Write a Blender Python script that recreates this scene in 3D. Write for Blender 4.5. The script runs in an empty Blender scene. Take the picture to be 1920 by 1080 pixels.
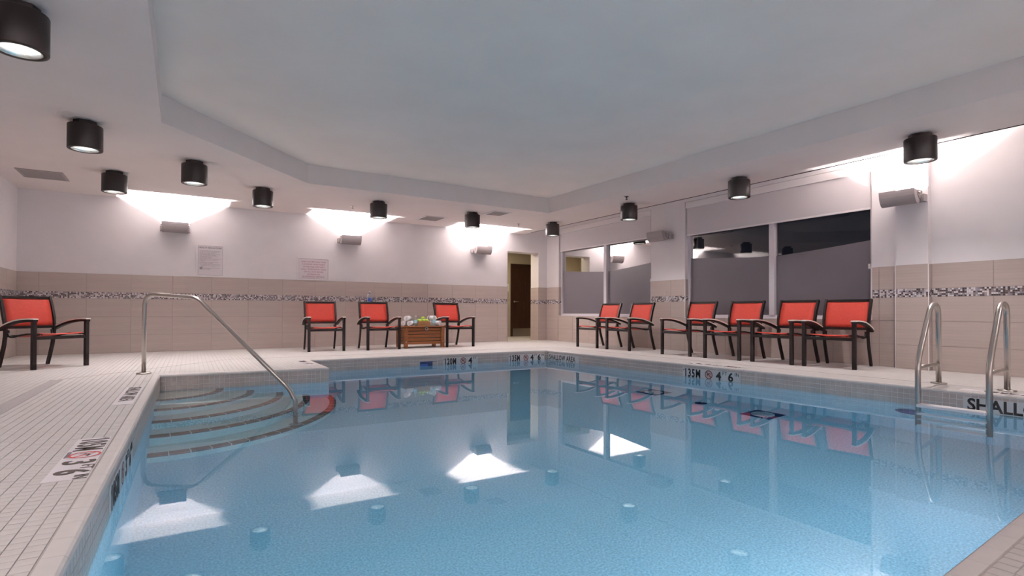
import bpy, bmesh, math, random
from mathutils import Vector, Matrix
from math import sin, cos, pi, radians
random.seed(7)
S = bpy.context.scene
COL = S.collection

# ------------------------------------------------------------------ camera
YAW, PITCH, ROLL, FPX = 0.553, 0.0092, 0.003, 1023.13
fw = Vector((sin(YAW)*cos(PITCH), cos(YAW)*cos(PITCH), sin(PITCH)))
rt = Vector((cos(YAW), -sin(YAW), 0)); up = rt.cross(fw)
rt, up = cos(ROLL)*rt + sin(ROLL)*up, -sin(ROLL)*rt + cos(ROLL)*up
cam = bpy.data.cameras.new('camera'); camo = bpy.data.objects.new('camera', cam); COL.objects.link(camo)
M = Matrix((rt, up, -fw)).transposed().to_4x4(); M.translation = (0, 0, 0.72)
camo.matrix_world = M
cam.sensor_fit = 'HORIZONTAL'; cam.sensor_width = 36; cam.lens = FPX/1920*36
cam.shift_y = 35.33/1920; cam.clip_start = 0.02; cam.clip_end = 200
S.camera = camo
# ------------------------------------------------------------------ world, exposure
w = bpy.data.worlds.new('night'); S.world = w; w.use_nodes = True
w.node_tree.nodes['Background'].inputs[0].default_value = (0.012, 0.013, 0.02, 1)
w.node_tree.nodes['Background'].inputs[1].default_value = 0.3
S.view_settings.view_transform = 'Standard'; S.view_settings.look = 'None'
S.view_settings.gamma = 1; S.view_settings.use_curve_mapping = False
S.view_settings.exposure = 0.96
try:
    S.cycles.max_bounces = 10; S.cycles.diffuse_bounces = 6; S.cycles.glossy_bounces = 6
    S.cycles.transmission_bounces = 8; S.cycles.transparent_max_bounces = 12
    S.cycles.sample_clamp_indirect = 4; S.cycles.blur_glossy = 0.5
except Exception:
    pass
P_SCONCE, P_DOWN, P_HALL = 310.0, 15.0, 15.0
P_POOL, P_POOLBLUE = 12.3, 0.0
C_LAMP = (1.0, 0.94, 0.93); C_POOL = (0.84, 0.90, 1.0)

# ------------------------------------------------------------------ dimensions
XL, XR, YB, YN = -2.14, 8.13, 11.466, -2.6
ZS, ZT, ZP, ZW = 2.662, 2.952, 1.342, -0.17      # soffit, tray, top of tiling, water level
XE = 7.404                                       # soffit edge beside the window wall
POOL = [(-0.297, 0.52), (6.225, 0.97), (5.974, 8.43), (1.70, 8.43), (1.68, 7.165), (-0.14, 7.29)]
TRAY = [(-0.21, -1.0), (6.25, -1.0), (6.235, 8.73), (1.70, 8.66), (-0.135, 6.67)]
ZF = -1.60                                       # pool floor

# ------------------------------------------------------------------ materials
def mat(name, col, rough=0.5, metal=0.0, spec=None, noise=None, bump=None, emit=None, trans=0.0, ior=1.45, coat=0.0):
    m = bpy.data.materials.new(name); m.use_nodes = True
    nt = m.node_tree; b = nt.nodes['Principled BSDF']
    b.inputs['Base Color'].default_value = (*col, 1); b.inputs['Roughness'].default_value = rough
    b.inputs['Metallic'].default_value = metal; b.inputs['IOR'].default_value = ior
    if spec is not None: b.inputs['Specular IOR Level'].default_value = spec
    if trans: b.inputs['Transmission Weight'].default_value = trans
    if coat: b.inputs['Coat Weight'].default_value = coat
    if emit: b.inputs['Emission Color'].default_value = (*emit[0], 1); b.inputs['Emission Strength'].default_value = emit[1]
    if noise or bump:
        tc = nt.nodes.new('ShaderNodeTexCoord')
    if noise:   # (scale vec, amount, detail)
        sc, amt, det = noise
        mp = nt.nodes.new('ShaderNodeMapping'); mp.inputs['Scale'].default_value = sc
        nz = nt.nodes.new('ShaderNodeTexNoise'); nz.inputs['Scale'].default_value = 1; nz.inputs['Detail'].default_value = det
        nt.links.new(tc.outputs['Object'], mp.inputs[0]); nt.links.new(mp.outputs[0], nz.inputs['Vector'])
        r = nt.nodes.new('ShaderNodeValToRGB')
        r.color_ramp.elements[0].position = 0.3; r.color_ramp.elements[1].position = 0.7
        r.color_ramp.elements[0].color = (*[max(0, c*(1-amt)) for c in col], 1)
        r.color_ramp.elements[1].color = (*[min(1, c*(1+amt)) for c in col], 1)
        nt.links.new(nz.outputs[0], r.inputs[0]); nt.links.new(r.outputs[0], b.inputs['Base Color'])
    if bump:    # (scale, strength)
        nz2 = nt.nodes.new('ShaderNodeTexNoise'); nz2.inputs['Scale'].default_value = bump[0]; nz2.inputs['Detail'].default_value = 4
        bp = nt.nodes.new('ShaderNodeBump'); bp.inputs['Strength'].default_value = bump[1]; bp.inputs['Distance'].default_value = 0.004
        nt.links.new(tc.outputs['Object'], nz2.inputs['Vector']); nt.links.new(nz2.outputs[0], bp.inputs['Height'])
        nt.links.new(bp.outputs[0], b.inputs['Normal'])
    return m

M_paint = mat('wall_paint', (0.785, 0.75, 0.765), 0.7, noise=((3, 3, 3), 0.02, 3), bump=(60, 0.15))
M_soffit = mat('soffit_paint', (0.80, 0.735, 0.71), 0.8, noise=((2, 2, 2), 0.02, 3), bump=(40, 0.15))
M_tray = mat('tray_paint', (0.88, 0.82, 0.77), 0.8, noise=((1.6, 1.6, 1.6), 0.03, 4), bump=(30, 0.15))
M_tile = mat('beige_wall_tile', (0.455, 0.378, 0.348), 0.42, noise=((1.2, 1.2, 34), 0.07, 4))
M_grout = mat('tile_grout', (0.34, 0.285, 0.26), 0.9)
M_deck = mat('deck_tile', (0.55, 0.515, 0.50), 0.5, noise=((9, 9, 9), 0.05, 2))
M_deckgrout = mat('deck_grout', (0.45, 0.415, 0.40), 0.9)
M_coping = mat('coping_tile', (0.60, 0.56, 0.54), 0.38, noise=((12, 12, 12), 0.03, 2))
M_ptile = mat('pool_band_tile', (0.55, 0.47, 0.435), 0.3, noise=((6, 6, 6), 0.10, 2))
M_plaster = mat('pool_plaster', (0.66, 0.74, 0.79), 0.8, noise=((70, 70, 70), 0.22, 2))
M_bandgrout = mat('band_grout', (0.86, 0.82, 0.79), 0.8)
M_step = mat('step_plaster', (0.80, 0.79, 0.71), 0.8, noise=((60, 60, 60), 0.10, 2))
M_nosing = mat('step_nosing_tile', (0.20, 0.115, 0.09), 0.4)
M_steel = mat('brushed_steel', (0.50, 0.46, 0.43), 0.28, metal=1.0)
M_brown = mat('dark_brown_metal', (0.007, 0.0035, 0.0035), 0.5, spec=0.3)
M_black = mat('black', (0.006, 0.006, 0.006), 0.6)
M_red = mat('red_sling', (0.50, 0.048, 0.030), 0.65, noise=((40, 40, 40), 0.08, 2), bump=(900, 0.2))
M_arm = mat('pale_arm_top', (0.82, 0.74, 0.68), 0.45)
M_fix = mat('dark_bronze_fixture', (0.014, 0.008, 0.008), 0.42)
M_refl = mat('lamp_reflector', (0.80, 0.86, 0.83), 0.25, metal=1.0)
M_sconce = mat('sconce_grey', (0.30, 0.265, 0.27), 0.5)
M_white = mat('white_plastic', (0.80, 0.76, 0.77), 0.45)
M_frame = mat('window_frame_white', (0.66, 0.62, 0.66), 0.4)
M_blind = mat('blind_fabric', (0.62, 0.58, 0.60), 0.8)
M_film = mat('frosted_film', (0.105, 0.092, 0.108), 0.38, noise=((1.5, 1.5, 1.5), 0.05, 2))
M_wood = mat('chest_wood', (0.20, 0.062, 0.014), 0.45, noise=((3, 3, 45), 0.28, 4))
M_crate = mat('crate_wood', (0.33, 0.17, 0.07), 0.6, noise=((4, 4, 40), 0.2, 3))
M_towel = mat('white_towel', (0.82, 0.80, 0.81), 0.95, bump=(500, 0.5))
M_dkband = mat('dark_band', (0.02, 0.02, 0.03), 0.8)
M_apple = mat('green_apple', (0.38, 0.52, 0.06), 0.3, noise=((25, 25, 25), 0.15, 2))
M_door = mat('dark_wood_door', (0.045, 0.017, 0.010), 0.4, noise=((14, 14, 1.5), 0.25, 4))
M_hall = mat('hall_paint', (0.52, 0.45, 0.34), 0.7)
M_vent = mat('vent_grey', (0.33, 0.30, 0.29), 0.5)
M_ink = mat('black_ink', (0.010, 0.009, 0.009), 0.5)
M_inkbrown = mat('dark_brown_ink', (0.045, 0.03, 0.025), 0.5)
M_inkred = mat('red_ink', (0.55, 0.06, 0.05), 0.5)
M_inkpink = mat('pink_ink', (0.62, 0.43, 0.41), 0.5)
M_inkdark = mat('dark_red_ink', (0.10, 0.012, 0.012), 0.5)
M_inkgrey = mat('grey_ink', (0.22, 0.19, 0.22), 0.6)
M_inkrose = mat('rose_ink', (0.42, 0.16, 0.19), 0.6)
M_plate = mat('marker_plate', (0.68, 0.66, 0.66), 0.3)
M_sign = mat('sign_board', (0.72, 0.67, 0.70), 0.35)
M_alarm = mat('alarm_red', (0.45, 0.02, 0.03), 0.4)
M_lens = mat('strobe_lens', (0.8, 0.8, 0.85), 0.1)
M_navy = mat('navy_plastic', (0.01, 0.03, 0.12), 0.4)
M_blue = mat('blue_plastic', (0.05, 0.12, 0.45), 0.3)
M_clear = mat('clear_plastic', (0.85, 0.92, 0.96), 0.08, trans=0.85, ior=1.33)
M_pale = mat('pale_blue_label', (0.35, 0.58, 0.68), 0.4)
M_purple = mat('purple_lens', (0.03, 0.025, 0.18), 0.15, emit=((0.10, 0.08, 0.9), 0.02))
M_trench = mat('trench_grate', (0.40, 0.36, 0.36), 0.8, noise=((160, 160, 160), 0.35, 2))
M_bulb = mat('lamp_glow', (1, 1, 1), 0.5, emit=((1.0, 0.97, 0.95), 9.0))
MOS = [mat('mosaic_'+n, c, r) for n, c, r in (
    ('white', (0.72, 0.68, 0.69), 0.25), ('pale', (0.55, 0.50, 0.52), 0.25), ('grey', (0.28, 0.25, 0.28), 0.2),
    ('lilac', (0.36, 0.32, 0.38), 0.2), ('dark', (0.07, 0.055, 0.06), 0.2), ('brown', (0.15, 0.10, 0.09), 0.3))]

def glass_pane():
    m = bpy.data.materials.new('window_glass'); m.use_nodes = True; nt = m.node_tree; nt.nodes.clear()
    o = nt.nodes.new('ShaderNodeOutputMaterial'); mx = nt.nodes.new('ShaderNodeMixShader')
    t = nt.nodes.new('ShaderNodeBsdfTransparent'); g = nt.nodes.new('ShaderNodeBsdfGlossy')
    t.inputs[0].default_value = (0.75, 0.76, 0.78, 1); g.inputs['Roughness'].default_value = 0.0
    f = nt.nodes.new('ShaderNodeFresnel'); f.inputs[0].default_value = 1.55
    nt.links.new(f.outputs[0], mx.inputs[0]); nt.links.new(t.outputs[0], mx.inputs[1]); nt.links.new(g.outputs[0], mx.inputs[2])
    nt.links.new(mx.outputs[0], o.inputs[0]); return m
M_glass = glass_pane()

def water_mat():
    m = bpy.data.materials.new('pool_water'); m.use_nodes = True; nt = m.node_tree; nt.nodes.clear()
    o = nt.nodes.new('ShaderNodeOutputMaterial')
    g = nt.nodes.new('ShaderNodeBsdfGlass'); g.inputs['IOR'].default_value = 1.333; g.inputs['Roughness'].default_value = 0.0
    v = nt.nodes.new('ShaderNodeVolumeAbsorption'); v.inputs['Color'].default_value = (0.05, 0.68, 0.86, 1); v.inputs['Density'].default_value = 0.25
    nt.links.new(g.outputs[0], o.inputs['Surface']); nt.links.new(v.outputs[0], o.inputs['Volume']); return m
M_water = water_mat()

# ------------------------------------------------------------------ mesh builder
class MB:
    def __init__(s): s.v = []; s.f = []; s.m = []; s.sm = []
    def add(s, vs, fs, mi=0, smooth=False):
        n = len(s.v); s.v += [tuple(v) for v in vs]
        for f in fs: s.f.append(tuple(i+n for i in f)); s.m.append(mi); s.sm.append(smooth)
        return s
    def box(s, x0, y0, z0, x1, y1, z1, mi=0, skip=''):
        vs = [(x0,y0,z0),(x1,y0,z0),(x1,y1,z0),(x0,y1,z0),(x0,y0,z1),(x1,y0,z1),(x1,y1,z1),(x0,y1,z1)]
        F = {'b':(0,3,2,1),'t':(4,5,6,7),'f':(0,1,5,4),'r':(1,2,6,5),'k':(2,3,7,6),'l':(3,0,4,7)}
        return s.add(vs, [F[k] for k in F if k not in skip], mi)
    def prism(s, poly, z0, z1, mi=0, caps=True):
        n = len(poly)
        vs = [(x,y,z0) for x,y in poly]+[(x,y,z1) for x,y in poly]
        fs = [(i,(i+1)%n,n+(i+1)%n,n+i) for i in range(n)]
        if caps: fs += [tuple(range(n-1,-1,-1)), tuple(range(n,2*n))]
        return s.add(vs, fs, mi)
    def frame_sweep(s, pts, ring, closed=False, mi=0, smooth=True, side=None, caps=True):
        """sweep a 2-D ring [(a,b)] along 3-D pts; a runs along side, b along side x tangent"""
        pts = [Vector(p) for p in pts]; n = len(pts); k = len(ring); vs = []
        prev = None
        for i, p in enumerate(pts):
            if closed: t = pts[(i+1)%n]-pts[i-1]
            else: t = (pts[min(i+1,n-1)]-pts[max(i-1,0)])
            t.normalize()
            if side is not None: sd = Vector(side)
            elif prev is None:
                sd = t.orthogonal()
                if abs(t.z) < 0.9: sd = t.cross(Vector((0,0,1)))
            else: sd = prev - t*prev.dot(t)
            sd.normalize(); prev = sd; nb = sd.cross(t).normalized()
            vs += [p+sd*a+nb*b for a, b in ring]
        fs = []
        for i in range(n if closed else n-1):
            for j in range(k):
                a, b = i*k+j, i*k+(j+1)%k; c, d = ((i+1)%n)*k+(j+1)%k, ((i+1)%n)*k+j
                fs.append((a,b,c,d))
        s.add(vs, fs, mi, smooth)
        if not closed and caps:
            base = len(s.v)-len(vs)
            s.f.append(tuple(base+j for j in range(k-1,-1,-1))); s.m.append(mi); s.sm.append(False)
            s.f.append(tuple(base+(n-1)*k+j for j in range(k))); s.m.append(mi); s.sm.append(False)
        return s
    def tube(s, pts, r, seg=12, mi=0, closed=False):
        return s.frame_sweep(pts, [(r*cos(2*pi*j/seg), r*sin(2*pi*j/seg)) for j in range(seg)], closed, mi)
    def bar(s, pts, side, w, t, mi=0):
        return s.frame_sweep(pts, [(-w/2,-t/2),(w/2,-t/2),(w/2,t/2),(-w/2,t/2)], False, mi, False, side)
    def lathe(s, prof, seg=20, c=(0,0,0), mi=0, smooth=True, mtx=None):
        vs = []; k = len(prof)
        for j in range(seg):
            a = 2*pi*j/seg
            for r, z in prof: vs.append(Vector((r*cos(a), r*sin(a), z)))
        if mtx: vs = [mtx @ v for v in vs]
        vs = [v+Vector(c) for v in vs]
        fs = []
        for j in range(seg):
            j2 = (j+1) % seg
            for i in range(k-1): fs.append((j*k+i, j2*k+i, j2*k+i+1, j*k+i+1))
        return s.add(vs, fs, mi, smooth)
    def build(s, name, mats, parent=None, kind=None, bevel=0, autosmooth=True):
        me = bpy.data.meshes.new(name); me.from_pydata(s.v, [], s.f)
        for m in (mats if isinstance(mats, (list, tuple)) else [mats]): me.materials.append(m)
        me.polygons.foreach_set('material_index', s.m); me.polygons.foreach_set('use_smooth', s.sm)
        me.update()
        bm = bmesh.new(); bm.from_mesh(me); bmesh.ops.recalc_face_normals(bm, faces=bm.faces)
        if bevel: bmesh.ops.bevel(bm, geom=bm.edges[:], offset=bevel, segments=1, affect='EDGES', clamp_overlap=True)
        bm.to_mesh(me); bm.free()
        o = bpy.data.objects.new(name, me); COL.objects.link(o)
        if parent: o.parent = parent
        if kind: o['kind'] = kind
        return o

def link_copy(o, parent, loc=None, rz=None):
    c = o.copy(); COL.objects.link(c); c.parent = parent
    if loc is not None: c.location = loc
    if rz is not None: c.rotation_euler = (0, 0, rz)
    return c
def thing(name, label, cat, loc=(0,0,0), rz=0.0, group=None, mtx=None):
    o = bpy.data.objects.new(name, None); COL.objects.link(o); o.empty_display_size = 0.1
    if mtx is not None: o.matrix_world = mtx
    else: o.location = loc; o.rotation_euler = (0, 0, rz)
    o['label'] = label; o['category'] = cat
    if group: o['group'] = group
    return o
def tag(o, label, cat, group=None):
    o['label'] = label; o['category'] = cat
    if group: o['group'] = group
    return o
def kids(o): return [c for c in COL.objects if c.parent == o]
def copy_tree(o, loc, rz, label, deep=True):
    r = o.copy(); COL.objects.link(r); r.location = loc; r.rotation_euler = (0, 0, rz); r['label'] = label
    for ch in kids(o):
        c = ch.copy(); COL.objects.link(c); c.parent = r
        for g in kids(ch):
            d = g.copy(); COL.objects.link(d); d.parent = c
    return r
def basis(o, u, v, n):
    m = Matrix((Vector(u), Vector(v), Vector(n))).transposed().to_4x4(); m.translation = o; return m

_tc = {}
def text_mesh(body, size, xs=1.0, bold=0.0, align='LEFT', ls=1.0, ext=0.0008, sp=1.0):
    key = (body, size, xs, bold, align, ls, sp)
    if key in _tc: return _tc[key]
    cu = bpy.data.curves.new('t', 'FONT'); cu.body = body; cu.size = size; cu.offset = bold; cu.extrude = ext
    cu.align_x = align; cu.space_line = ls; cu.space_character = sp; cu.resolution_u = 3
    ob = bpy.data.objects.new('t', cu); COL.objects.link(ob)
    bpy.context.view_layer.update()
    me = bpy.data.meshes.new_from_object(ob.evaluated_get(bpy.context.evaluated_depsgraph_get()))
    bpy.data.objects.remove(ob); bpy.data.curves.remove(cu)
    if xs != 1.0: me.transform(Matrix.Diagonal((xs, 1, 1, 1)))
    me.materials.clear(); _tc[key] = me; return me
def text(name, body, size, loc, m, parent, **k):
    me = text_mesh(body, size, **k).copy(); me.materials.append(m)
    o = bpy.data.objects.new(name, me); COL.objects.link(o); o.parent = parent; o.location = loc; return o

def area_light(name, parent, loc, rot, power, size, size_y=None, color=C_LAMP, spread=None):
    l = bpy.data.lights.new(name, 'AREA'); l.energy = power; l.color = color
    l.shape = 'RECTANGLE' if size_y else 'DISK'; l.size = size
    if size_y: l.size_y = size_y
    if spread: l.spread = spread
    o = bpy.data.objects.new(name, l); COL.objects.link(o)
    if parent: o.parent = parent
    o.location = loc; o.rotation_euler = rot; return o

def offset_poly(poly, d):
    """grow a CCW polygon outward by d"""
    n = len(poly); out = []
    for i in range(n):
        p0, p1, p2 = Vector(poly[i-1]), Vector(poly[i]), Vector(poly[(i+1)%n])
        e1, e2 = (p1-p0).normalized(), (p2-p1).normalized()
        n1, n2 = Vector((e1.y, -e1.x)), Vector((e2.y, -e2.x))
        b = (n1+n2); b = b/(1+n1.dot(n2)); out.append(tuple(p1+b*d))
    return out
def inside(pt, poly):
    x, y = pt; c = False; n = len(poly)
    for i in range(n):
        (x1, y1), (x2, y2) = poly[i], poly[(i+1)%n]
        if (y1 > y) != (y2 > y) and x < (x2-x1)*(y-y1)/(y2-y1)+x1: c = not c
    return c
def fill_with_hole(outer, hole, z, name, m, kind):
    bm = bmesh.new()
    for loop in (outer, hole):
        vs = [bm.verts.new((x, y, z)) for x, y in loop]
        for i in range(len(vs)): bm.edges.new((vs[i], vs[(i+1)%len(vs)]))
    bmesh.ops.triangle_fill(bm, use_beauty=True, use_dissolve=False, edges=bm.edges[:])
    return bm
def in_view(p):
    d = Vector(p)-Vector((0,0,0.72)); zf = d.dot(fw)
    if zf < 0.3: return 0
    x = 960+FPX*d.dot(rt)/zf; y = 575.3-FPX*d.dot(up)/zf
    return 1/d.length if (-10 < x < 1930 and -10 < y < 1090) else 0

# ================================================================== ROOM SHELL
COPE = offset_poly(POOL, 0.064)
# floor slab (grout bed) with the pool cut out
bm = fill_with_hole([(XL,YN),(9.7,YN),(9.7,13.6),(XL,13.6)], offset_poly(POOL, 0.03), -0.004, 'floor', M_deckgrout, None)
me = bpy.data.meshes.new('floor'); bm.to_mesh(me); bm.free(); me.materials.append(M_deckgrout)
for p in me.polygons:
    if p.normal.z < 0: p.flip()
floor = bpy.data.objects.new('floor', me); COL.objects.link(floor); floor['kind'] = 'structure'

def wall(name, boxes, m=M_paint):
    b = MB()
    for q in boxes: b.box(*q)
    return b.build(name, m, kind='structure')
wall_back = wall('wall_back', [(XL-0.3, YB+.003, -.01, 6.944, 11.82, 3.1), (6.944, YB+.003, 2.213, 7.868, 11.82, 3.1), (7.868, YB+.003, -.01, 8.6, 11.82, 3.1)])
W1, W2 = (7.856, 10.962), (3.777, 7.0)
ZO, ZH = 0.622, 2.785
wall_right = wall('wall_right', [
    (XR+.003, YN-.3, -.01, 8.5, W2[0], 3.1), (XR+.003, W2[0], -.01, 8.5, W2[1], ZO), (XR+.003, W2[0], ZH, 8.5, W2[1], 3.1),
    (XR+.003, W2[1], -.01, 8.5, W1[0], 3.1), (XR+.003, W1[0], -.01, 8.5, W1[1], ZO), (XR+.003, W1[0], ZH, 8.5, W1[1], 3.1),
    (XR+.003, W1[1], -.01, 8.5, 11.47, 3.1),
    (8.043, 3.083, -.01, 8.2, 3.447, 2.952)])
wall_left = wall('wall_left', [(XL-0.3, YN-.3, -.01, XL-.003, YB+.1, 3.1)])
wall_near = wall('wall_near', [(XL-0.3, YN-.3, -.01, 8.5, YN, 3.1)])
# ceilings
MB().box(XL-.3, YN-.3, ZT, 8.5, 11.6, ZT+.12).build('ceiling', M_tray, kind='structure')
bm = fill_with_hole([(XL-.1,YN-.1),(XE,YN-.1),(XE,11.5),(XL-.1,11.5)], TRAY, ZS, 'soffit', M_soffit, None)
sm = MB()
bm.verts.index_update()
sm.add([v.co[:] for v in bm.verts], [tuple(v.index for v in f.verts) for f in bm.faces]); bm.free()
n = len(TRAY)
sm.add([(x,y,ZS) for x,y in TRAY]+[(x,y,ZT) for x,y in TRAY], [(i,(i+1)%n,n+(i+1)%n,n+i) for i in range(n)])
sm.add([(XE,YN-.1,ZS),(XE,11.5,ZS),(XE,11.5,ZT),(XE,YN-.1,ZT)], [(0,1,2,3)])
sm.build('ceiling_soffit', M_soffit, kind='structure')
MB().box(XE-.016, YN, ZS-.006, XE+.002, YB-.35, ZS+.001).build('trim_1', M_black, kind='structure')

# hallway beyond the doorway
wall('wall_hall', [(5.6, 13.6, -.01, 9.9, 13.75, 2.7), (5.5, 11.82, -.01, 5.6, 13.75, 2.7), (9.7, 11.82, -.01, 9.9, 13.75, 2.7)], M_hall)
MB().box(5.5, 11.8, 2.55, 9.9, 13.75, 2.7).build('ceiling_hall', M_hall, kind='structure')
area_light('hall_lamp', None, (7.2, 12.6, 2.5), (0,0,0), P_HALL, 0.35, color=(1, 0.86, 0.62))

# ------------------------------------------------------------------ wall tiles
TP, TH = 0.6096, 0.3095
def tile_mesh(wd, ht, d=0.007):
    b = MB(); e = 0.0015; x, z = wd/2-e, ht/2-e; c = 0.0015
    vs = [(-x,0,-z),(x,0,-z),(x,0,z),(-x,0,z),(-x+c,-d,-z+c),(x-c,-d,-z+c),(x-c,-d,z-c),(-x+c,-d,z-c)]
    b.add(vs, [(4,5,6,7),(0,1,5,4),(1,2,6,5),(2,3,7,6),(3,0,4,7)]); return b
def tile_run(parent, a, b, plane, axis, ztops, anchor, facing, skip=()):
    """rows of wall tiles from a to b along axis ('x' or 'y') on the plane; facing rotation about z"""
    k0 = math.floor((a-anchor)/TP)
    x = anchor+k0*TP
    while x < b-0.003:
        s0, s1 = max(x, a), min(x+TP, b)
        if s1-s0 > 0.012:
            for z0, z1 in ztops:
                key = (round(s1-s0, 3), round(z1-z0, 3))
                if key not in _tm:
                    o = tile_mesh(s1-s0, z1-z0).build('tile', M_tile); _tm[key] = o.data; bpy.data.objects.remove(o)
                o = bpy.data.objects.new('tile', _tm[key]); COL.objects.link(o); o.parent = parent
                cx, cz = (s0+s1)/2, (z0+z1)/2
                o.location = (cx, plane, cz) if axis == 'x' else (plane, cx, cz)
                o.rotation_euler = (0, 0, facing)
        x += TP
_tm = {}
R3 = [(0, 0.307), (0.307, 0.617), (0.617, 0.925)]; R4 = R3+[(1.032, ZP)]
PL = 0.007
def mosaic(parent, a, b, plane, axis, sgn):
    """five rows of small mosaic tiles; sgn is the outward direction on the other axis"""
    rnd = random.Random(a*13+b); q = MB(); st = 0.0212; g = 0.0013
    nn = max(1, int((b-a)/st))
    for i in range(nn):
        for j in range(5):
            s0, s1 = a+i*st+g, min(b, a+(i+1)*st)-g; z0, z1 = 0.9265+j*0.0209+g, 0.9265+(j+1)*0.0209-g
            d = plane+sgn*(0.006+rnd.random()*0.0015)
            mi = rnd.choice((0,0,0,1,1,2,2,3,4,4,4,5))
            if axis == 'x': vs = [(s0,plane,z0),(s1,plane,z0),(s1,plane,z1),(s0,plane,z1),(s0,d,z0),(s1,d,z0),(s1,d,z1),(s0,d,z1)]
            else: vs = [(plane,s0,z0),(plane,s1,z0),(plane,s1,z1),(plane,s0,z1),(d,s0,z0),(d,s1,z0),(d,s1,z1),(d,s0,z1)]
            q.add(vs, [(4,5,6,7),(0,1,5,4),(1,2,6,5),(2,3,7,6),(3,0,4,7)], mi)
    q.build('mosaic_band', MOS, parent, kind='stuff')
def grout(parent, boxes):
    b = MB()
    for q in boxes: b.box(*q)
    b.build('grout_bed', M_grout, parent)

yb = YB+PL-.001; xr = XR+PL-.001; xl = XL-PL+.001
grout(wall_back, [(XL, YB+.0025, 0, 6.944, YB+.01, ZP), (7.868, YB+.0025, 0, XR, YB+.01, ZP)])
tile_run(wall_back, XL, 6.944, yb, 'x', R4, -0.65, 0); mosaic(wall_back, XL, 6.944, YB+.006, 'x', -1)
tile_run(wall_back, 7.868, XR, yb, 'x', R4, -0.65, 0); mosaic(wall_back, 7.868, XR, YB+.006, 'x', -1)
# jamb of the doorway
grout(wall_back, [(7.8655, YB+.002, 0, 7.873, 11.82, ZP)])
tile_run(wall_back, YB, 11.82, 7.868, 'y', R4, YB, -pi/2); mosaic(wall_back, YB, 11.82, 7.868, 'y', -1)
tile_run(wall_back, YB, 11.82, 6.944, 'y', R4, YB, pi/2)
# window wall
segs = [(YN, 3.083), (3.447, W2[0]), (W2[1], W1[0]), (W1[1], YB)]
grout(wall_right, [(XR+.0025, s0, 0, XR+.01, s1, ZP) for s0, s1 in segs]+[(XR+.0025, W2[0], 0, XR+.01, W2[1], ZO-.001), (XR+.0025, W1[0], 0, XR+.01, W1[1], ZO-.001)])
for s0, s1 in segs:
    tile_run(wall_right, s0, s1, xr, 'y', R4, 2.466-4*TP, -pi/2); mosaic(wall_right, s0, s1, XR+.006, 'y', -1)
for s0, s1 in (W1, W2): tile_run(wall_right, s0, s1, xr, 'y', R3[:2], 2.466-4*TP, -pi/2)
# pilaster faces
grout(wall_right, [(8.042, 3.083, 0, 8.046, 3.447, ZP)])
tile_run(wall_right, 3.083, 3.447, 8.043, 'y', R4, 3.083, -pi/2); mosaic(wall_right, 3.083, 3.447, 8.043, 'y', -1)
tile_run(wall_right, 8.04, XR, 3.083, 'x', R4, 8.04, 0); mosaic(wall_right, 8.04, XR, 3.083, 'x', -1)
# window reveals, tiled
for y0, fc, sg in ((W1[1], pi, -1), (W2[1], pi, -1)):
    tile_run(wall_right, XR, 8.235, y0, 'x', [(0.622, 0.925), (1.032, ZP)], XR, 0); mosaic(wall_right, XR, 8.235, y0, 'x', -1)
grout(wall_left, [(XL-.01, YN, 0, XL-.0025, YB, ZP)])
tile_run(wall_left, YN, YB, xl, 'y', R4, YB-20*TP, pi/2); mosaic(wall_left, YN, YB, XL-.006, 'y', 1)
# hall tiling
tile_run(wall_back, 5.6, 8.30, 13.6, 'x', R4, 5.6, 0)
# metal edge trims
tr = MB()
for x, y, z0, z1 in ((8.037, 3.446, 0, ZP), (8.037, 3.079, 0, ZP), (8.124, 6.996, ZO, ZP), (8.124, 7.856, ZO, ZP), (8.124, 3.777, ZO, ZP)):
    tr.box(x, y-.005, z0, x+.008, y+.006, z1)
tr.build('trim_2', M_white, kind='structure')

# ------------------------------------------------------------------ deck tiles
ST = 0.0515
def fan(u, v):
    k = -0.0232+(max(-0.15, min(6.0, u))+0.15)/6.15*0.0568
    x = u+k*(7.29-v) if u < 3 else u+k*(8.43-v)
    y = v+0.07*(u-1.8)*max(0, min(1, (1.9-v)/1.2)); return x, y
INNER = offset_poly(POOL, 0.050); OUTER = COPE
tiles = []
u = -0.211-math.ceil((2.14-0.205+.2)/ST)*ST
while u < 8.2:
    v = 0.595-20*ST
    while v < YB:
        c = [fan(u, v), fan(u+ST, v), fan(u+ST, v+ST), fan(u, v+ST)]
        cx, cy = sum(q[0] for q in c)/4, sum(q[1] for q in c)/4
        if XL-.03 < cx < XR+.02 and not all(inside(q, OUTER) for q in c) and not inside((cx, cy), INNER):
            tiles.append((cx, cy, c))
        v += ST
    u += ST
scored = sorted(((in_view((cx, cy, 0)), i) for i, (cx, cy, c) in enumerate(tiles)), reverse=True)
single = set(i for s, i in scored[:300] if s > 0)
b = MB(); e = ST/2-0.0012; c_ = 0.0008
b.add([(-e,-e,-.004),(e,-e,-.004),(e,e,-.004),(-e,e,-.004),(-e+c_,-e+c_,0),(e-c_,-e+c_,0),(e-c_,e-c_,0),(-e+c_,e-c_,0)], [(4,5,6,7),(0,1,5,4),(1,2,6,5),(2,3,7,6),(3,0,4,7)])
o = b.build('tile', M_deck); tme = o.data; bpy.data.objects.remove(o)
q = MB()
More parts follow.
